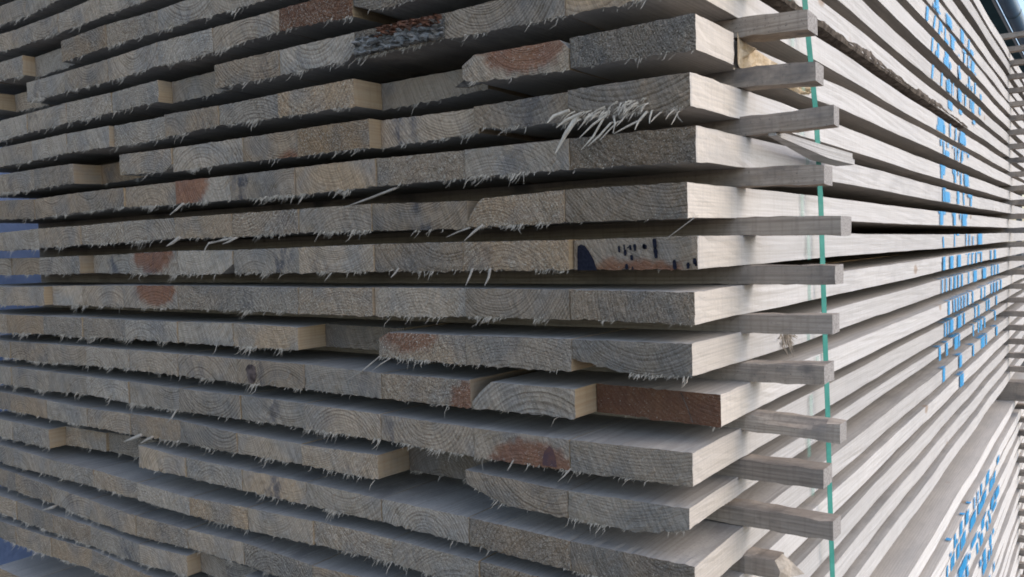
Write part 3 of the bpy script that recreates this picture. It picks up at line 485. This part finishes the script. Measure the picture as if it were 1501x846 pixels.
# torn-out wood around the knot of the second plank row (fresh yellow break)
o,yf,xr,xc,z0=PL[2,0]; b=MB(); vs=[];fs=[]; n=26;mz=6
for i in range(n+1):
    y=.133+.33*i/n
    for j in range(mz+1):
        z=-.0385+.0385*j/mz*(1-.55*i/n); vs.append((xr-xc-.001-.0075*min(1,i/2)+(abs(R.gauss(0,.004))*(0<j<mz) if i>1 else 0),y,z))
for i in range(n):
    for j in range(mz): fs.append((i*(mz+1)+j,(i+1)*(mz+1)+j,(i+1)*(mz+1)+j+1,i*(mz+1)+j+1))
b.add(vs,fs); b.make('torn_edge',M['roughwood'],o)
# splintered knot under a spacer
o,yf,xr,xc,z0=PL[8,0]; b=MB()
for i in range(46):
    a=R.uniform(-.2,3.5); L=R.uniform(.01,.026); p0=Vector((xr-xc+.001,.335+R.gauss(0,.012),-.020+R.gauss(0,.006))); d=Vector((R.uniform(.1,.5),math.cos(a)*.9,-abs(math.sin(a)))).normalized(); r0=R.uniform(.0008,.0016)
    b.cone([p0,p0+d*L*.6,p0+d*L],[r0,r0*.7,r0*.2],4)
b.make('torn_knot',M['fibrepale'],o)
for k,c,pts,hw in SPLINTERS:
    o,yf,xr,xc,z0=PL[k,c]; b=MB(); q=[Vector((p[0]/1e4-xc,p[1]/1e4+yf,p[2]/1e4+ZG-z0)) for p in pts]; r=max(.0006,hw/1e4*(R.uniform(1.1,1.6) if (k,c)==(3,0) else .62))
    q.insert(0,q[0]+Vector((0,.012,.003))); b.cone([q[0],q[1],q[2],q[3]],[r*.8,r,r*.9,r*.25],5); b.make('torn_splinter',M['cream' if (k,c)==(3,0) else 'fibrepale'],o)
o,yf,xr,xc,z0=PL[3,0]; b=MB()
for i in range(90):
    x=R.uniform(-.082,.03); q=Vector((x,yf+R.uniform(-.001,.004),-.036+R.uniform(-.002,.010)-.004*(x<-.02))); L=R.uniform(.006,.02)
    d=Vector((R.gauss(-.6,.3),-R.uniform(.1,.7),-R.uniform(.3,1))).normalized(); r0=R.uniform(.0005,.0014); b.cone([q,q+d*L*.5+Vector((0,-.001,.0015)),q+d*L],[r0,r0*.9,r0*.2],3)
b.make('splinter_clump',M['cream'],o)['kind']='stuff'
# ---------------------------------------------------------------- spacer sticks
def stick(name,x0,x1,y0,y1,z0,z1,label,group,bow=0.,wane=False,broken=False,cat='spacer stick'):
    mb=MB(); xs=[x0]+[x0+(x1-x0)*i/14 for i in range(1,14)]+[x1]
    if x1-x0>.5: xs=[x0,-1.5,-1.2,-.9,-.6,-.3,-.12,-.05]+[-.05+(x1+.05)*i/10 for i in range(1,11)]
    vs=[];fs=[];mi=[]; ring=[]
    h=z1-z0; zc=(z0+z1)/2
    prof=[(0,0),(.5,0),(1,0),(1,.5),(1,1),(.5,1),(0,1),(0,.5)]
    for x in xs:
        f=max(0,min(1,(x+.05)/(x1+.05))); bz=-bow*f*f
        rr=[]
        for a,b in prof:
            j=R.gauss(0,.0006) if x>-.1 else 0
            yy=y0+(y1-y0)*a+R.gauss(0,.0006)*(x>-.1); zz=z0+h*b+bz+j
            if wane and a<.3 and b>.7: zz-=.009*max(0,math.sin((f-.25)*4.2)) if f>.25 else 0; yy+=.008*max(0,math.sin((f-.25)*4.2)) if f>.25 else 0
            xx=x
            if broken and x==x1: xx+=-.012*b+.016*(1-b)*a+R.gauss(0,.002)
            rr.append(len(vs)); vs.append((xx,yy,zz))
        if ring:
            for q in range(8): fs.append((ring[(q+1)%8],ring[q],rr[q],rr[(q+1)%8])); mi.append(0)
        ring=rr
    fs.append(tuple(ring)); mi.append(1); fs.append(tuple(range(7,-1,-1))); mi.append(1)
    # origin at x1/2
    ox=0.; loc=(0,(y0+y1)/2,zc)
    mb.add([(a-loc[0],b-loc[1],c-loc[2]) for a,b,c in vs],fs,mi)
    o=mb.make(name,[M['spside'],M['fibrepale'] if broken else M['spend']],None,loc)
    props(o,rz=.2,rs=.006,rc=.3,sval=R.uniform(.8,1.15)); tag(o,label,cat,group); return o
def under(k):
    return 'under the ink-marked row' if k==6 else ('under the first row' if abs(k-6)==1 else f'under the {["","first","second","third","fourth","fifth","sixth","seventh","eighth","ninth","tenth","eleventh","twelfth","thirteenth","fourteenth","fifteenth"][abs(k-6)]} row')+(' below' if k>6 else ' above')+' the ink-marked row'
for g in range(-9,16):
    zlo=ZG+RZ(g+1); sh=.0243 if g>-4 else .0225
    if g in SPACERS:
        xe,a,b,wd=[q/1000 for q in SPACERS[g]]
    else: xe,a,b,wd=(.112+R.uniform(-.012,.012),.022,-.001,.038)
    wh={9:'bowed',3:'thin',11:'thick reddish',12:'short broken',1:'rough'}.get(g,'grey')
    if g==12: xe=.048; a,b=.0245,.0005
    bow={1:.006,2:.007,3:-.002,4:.005,5:.004,7:-.003,8:-.004,9:.004}.get(g,0.)
    pl=under(g) if g>-9 else 'on top of the stack'
    stick('spacer_stick',-1.86,xe,.157,.157+wd,zlo+.0004,zlo+sh,f'{wh} spacer stick near the corner, {pl}','near spacer sticks of the upper stack',bow,g==9,g==12)
    xf=.10+R.uniform(-.02,.05)
    stick('spacer_stick',-1.86,xf,3.545,3.545+.04,zlo+.0006,zlo+sh,f'spacer stick at the far end, {pl}','far spacer sticks of the upper stack')
# pale sliver lying along the edge of a plank
mb=MB(); vs=[];fs=[];n=24
prof=[(0,0),(.0,.45),(.1,.5),(.06,.62),(.12,.66),(.1,1.),(.9,1.),(1.,.5),(1.,0)]
for i in range(n+1):
    t=i/n; y=.16+.375*t; s=.35+.65*min(1,t*1.6); zc=-.253-.001*t
    for a,b in prof: vs.append((.050-.028*a*s-.004*(1-t),y+R.gauss(0,.0004),ZG+zc-.0185*s*(1-b)+.003))
m=len(prof)
for i in range(n):
    for q in range(m): fs.append((i*m+q,i*m+(q+1)%m,(i+1)*m+(q+1)%m,(i+1)*m+q))
fs.append(tuple(range(m))[::-1]); fs.append(tuple(n*m+q for q in range(m)))
loc=(.03,.35,ZG-.26); mb.add([(a-loc[0],b-loc[1],c-loc[2]) for a,b,c in vs],fs); o=mb.make('wood_sliver',M['slat'],None,loc)
props(o,sval=1.05); tag(o,'pale split sliver of wood sticking out beside the green strap','wood sliver')
# strap round the stack
mb=MB(); path=[(.016,p[0]/1000,p[1]/1000) for p in STRAP]
a,b=path[0],path[-1]
def yat(z): t=(z-a[2])/(b[2]-a[2]); return a[1]+(b[1]-a[1])*t
ztop=RZ(-8)+.0235+.002; zbt=-P*16-.0405-.001
full=[(.016,yat(ztop),ztop)]+path+[(.016,yat(zbt),zbt),(-1.885,yat(zbt),zbt),(-1.885,yat(ztop),ztop)]
vs=[];fs=[]
for i,p in enumerate(full):
    for dy,dt,sx in ((-.0033,0,-.0028),(.0033,0,.0028),(.0027,.0007,.0028),(-.0039,.0007,-.0028)):
        x,y,z=p
        if i<=len(path)+1: q=(x+dt+sx,y+dy,z)
        else: q=(x-dt,y+dy,z)
        if i in (0,len(full)-1): q=(q[0],q[1],z+dt)
        if i in (len(path)+1,len(path)+2): q=(q[0],q[1],z-dt)
        vs.append(q)
N=len(full)
for i in range(N):
    i2=(i+1)%N
    for q in range(4): fs.append((i*4+q,i*4+(q+1)%4,i2*4+(q+1)%4,i2*4+q))
loc=(.016,.45,ZG-.4); mb.add([(x-loc[0],y-loc[1],z+ZG-loc[2]) for x,y,z in vs],fs); o=mb.make('strapping_band',M['strap'],None,loc); tag(o,'green plastic strapping band running down the side of the timber stack','strap')
# ---------------------------------------------------------------- lower stack
BH=.088; ZM=ZG-P*16-.0385-BH     # top of the lower stack
for yb,w_,lb,xe in ((.20,.09,'thick timber bearer between the two stacks, near the corner',.09),(3.50,.09,'thick timber bearer between the two stacks, at the far end',.20)):
    stick('timber_bearer',-1.86,xe,yb,yb+w_,ZM+.0008,ZM+BH-.0008,lb,None,cat='bearer')
LOW='planks of the lower timber stack'
XO=[.024,.037,.030,.036,.028,.034,.027,.036,.030,.033,.029,.036,.031,.034,.03]
for r in range(15):
    for c in range(11 if r==0 else 1):
        xr=XO[r]-.1705*c-(0 if c==0 else .006); xl=XO[r]-.1705*(c+1)-.006
        row=[q*10000 for q in (xr,xl,0,0,.0385,.0385,R.uniform(-.002,.003)+.01)]
        lb=f'outer edge plank of the lower stack, {ORD[r] if r else "topmost"} layer{" from its top" if r else ""}' if c==0 else f'top layer plank of the lower stack, {ORD[c]} from its outer edge'
        o_=plank(100+r,c,row,(lb,'plank'),group=LOW,zbase=ZM-P*r,outer=(c==0),feat=dict(rough=.4,sr=.2,sval=1.3),fuzz=.6)
        if c==0:
            o,yf,xr2,xc,z0=o_
            for s in LOWSTROKES:
                mb=MB(); ribbon(mb,o,[[s[0][0]/1000,s[0][1]/1000+.012,s[0][2]/700]]+[[q/1000 for q in p[:2]]+[p[2]/700] for p in s[1:-1]]+[[s[-1][0]/1000,s[-1][1]/1000-.02,s[-1][2]/700]],z0-ZG-.038,z0-ZG-.0005,xr2+.0024,xc,z0)
                if mb.v: mb.make('paint_stroke',M['paint'],o)
            if r==1:
                for y in LOWTOPS:
                    y/=1000; vs=[];at=[];fs=[]; mb=MB()
                    for i in range(4):
                        x=xr2+.002-.013*i/3
                        for q,cv in ((-1.2,0.),(-.6,.9),(.6,.9),(1.2,0.)): vs.append((x-xc,y+q*.012,.0022)); at.append(cv)
                    for i in range(3):
                        for j in range(3): fs.append((i*4+j,i*4+j+1,i*4+j+5,i*4+j+4))
                    mb.add(vs,fs,0,at); mb.make('paint_stroke',M['paint'],o)
for r in range(14):
    zlo=ZM-P*(r+1)
    for yb,nm in ((.19,'near the corner'),(3.66,'at the far end')):
        stick('spacer_stick',-1.86,.135+R.uniform(-.02,.03),yb,yb+.038,zlo+.0005,zlo+.0245,f'spacer stick of the lower stack, {nm}, under its {["topmost","second","third","fourth","fifth","sixth","seventh","eighth","ninth","tenth","eleventh","twelfth","thirteenth","fourteenth"][r]} layer','spacer sticks of the lower stack')
ZB=ZM-P*14-.0385
for yb,nm in ((.25,'near'),(2.1,'middle'),(3.9,'far')):
    stick('timber_bearer',-1.86,.02,yb,yb+.09,.0,ZB-.0004,f'timber bearer on the ground under the lower stack, {nm} one',None,cat='bearer')
# ---------------------------------------------------------------- setting
g=MB(); g.add([(-120,-120,0),(120,-120,0),(120,120,0),(-120,120,0)],[(0,1,2,3)]); gr=g.make('ground',M['gravel']); gr['kind']='structure'
# tarpaulin-covered pile behind
mb=MB(); nx,ny,nz=10,30,16; x0,x1,y0,y1,h=-4.6,-2.75,-.5,5.5,2.6
pts=[];fs=[]
def face(fn,na,nb):
    o=len(pts)
    for i in range(na+1):
        for j in range(nb+1):
            p=Vector(fn(i/na,j/nb)); k_=.02; p+=Vector((math.sin(p.y*9+p.z*3)*k_+math.sin(p.y*23-p.z*11)*.008,math.sin(p.x*11+p.z*5)*k_,math.sin(p.x*7+p.y*6)*k_)); pts.append(tuple(p))
    for i in range(na):
        for j in range(nb): fs.append((o+i*(nb+1)+j,o+(i+1)*(nb+1)+j,o+(i+1)*(nb+1)+j+1,o+i*(nb+1)+j+1))
face(lambda u,v:(x1,y0+(y1-y0)*u,h*v),60,26); face(lambda u,v:(x1+(x0-x1)*u,y0,h*v),20,26); face(lambda u,v:(x1+(x0-x1)*v,y0+(y1-y0)*u,h),60,20); face(lambda u,v:(x0,y1+(y0-y1)*u,h*v),60,26); face(lambda u,v:(x0+(x1-x0)*u,y1,h*v),20,26)
mb.add(pts,fs); o=mb.make('covered_pile',M['tarp'],smooth=True); tag(o,'blue tarpaulin-covered pile glimpsed through the gaps left of the planks','covered pile')
# canopy roof over the yard
root=bpy.data.objects.new('canopy_roof',None); C.objects.link(root); root.location=(-5,6,0); tag(root,'dark teal canopy roof with blue gutter above the timber stack','roof')
CAMZ=CAM['C'][2]+ZG; CX=CAM['C'][0]; H=3.3
def par(mb,name,mat,sm=False):
    o=mb.make(name,mat,root,smooth=sm); o.location=(5,-6,0); return o
mb=MB(); n=150; vs=[];fs=[]; ya,yb=-1.2,34.
for i in range(n*2+1):
    y=ya+(yb-ya)*i/(n*2); z=CAMZ+H+.02+(.03 if i%2 else 0)
    vs+=[(CX-1.40,y,z),(CX-11.,y,z+1.2)]
for i in range(n*2): fs.append((2*i,2*i+1,2*i+3,2*i+2))
par(mb,'roof_sheet',M['roof']) if mb.add(vs,fs) is None else 0
mb=MB(); mb.box((CX-1.415,ya,CAMZ+H-.035),(CX-1.385,yb,CAMZ+H+.015)); par(mb,'roof_edge_strip',M['white'])  # thin white strip between roof sheet and gutter
mb=MB(); vs=[];fs=[];m=12; gx=CX-1.27; gr_=.115
for y in (ya,yb):
    for i in range(m+1):
        a=math.pi*i/m; vs.append((gx+gr_*math.cos(a),y,CAMZ+H+.06-gr_*1.0*math.sin(a)))
for i in range(m): fs.append((i,i+1,m+2+i,m+1+i))
mb.add(vs,fs); gut=par(mb,'gutter',M['gutter'],True)
for yy in range(0,22):
    y=yy*1.5+.4; mb=MB(); vs=[];fs=[]
    for q,dr in ((0,0),(.05,0)):
        for i in range(m+1):
            a=math.pi*i/m; vs.append((gx+(gr_+.006)*math.cos(a),y+q,CAMZ+H+.06-(gr_+.006)*math.sin(a)))
    for i in range(m): fs.append((i,i+1,m+2+i,m+1+i))
    mb.add(vs,fs); b=mb.make('gutter_bracket',M['roof'],gut)
for y in (8.,14.,20.,26.,32.):
    mb=MB(); mb.box((-2.3,y-.08,0),(-2.14,y+.08,CAMZ+H+.05)); par(mb,'post',M['steel'])
# ---------------------------------------------------------------- light, sky, camera
w=bpy.data.worlds.new('World'); bpy.context.scene.world=w; w.use_nodes=True; nt=w.node_tree; nt.nodes.clear()
sky=nt.nodes.new('ShaderNodeTexSky'); sky.sky_type='NISHITA'; sky.sun_disc=False
SD=Vector((.80,.30,.62)).normalized()
el=math.asin(SD.z); az=math.atan2(SD.x,SD.y)
sky.sun_elevation=el; sky.sun_rotation=az; sky.air_density=1.; sky.dust_density=2.; sky.ozone_density=1.
bg=nt.nodes.new('ShaderNodeBackground'); bg.inputs[1].default_value=.15; out=nt.nodes.new('ShaderNodeOutputWorld'); nt.links.new(sky.outputs[0],bg.inputs[0]); nt.links.new(bg.outputs[0],out.inputs[0])
sl=bpy.data.lights.new('sun','SUN'); sl.energy=.55; sl.angle=math.radians(165); sl.color=(1.,.99,.98); so=bpy.data.objects.new('sun',sl); C.objects.link(so)
so.rotation_euler=(-SD).to_track_quat('-Z','Y').to_euler(); so.location=(6,2,8)
cd=bpy.data.cameras.new('camera'); co=bpy.data.objects.new('camera',cd); C.objects.link(co)
r=CAM['R']; mw=Matrix(((r[0][0],-r[1][0],-r[2][0],CAM['C'][0]),(r[0][1],-r[1][1],-r[2][1],CAM['C'][1]),(r[0][2],-r[1][2],-r[2][2],CAM['C'][2]+ZG),(0,0,0,1)))
co.matrix_world=mw; cd.sensor_width=36; cd.lens=CAM['f']/1501*36; cd.clip_start=.02; cd.clip_end=600
sc=bpy.context.scene; sc.camera=co
sc.view_settings.view_transform='Standard'; sc.view_settings.look='None'; sc.view_settings.exposure=.9; sc.view_settings.gamma=1.
sc.cycles.filter_width=1.8
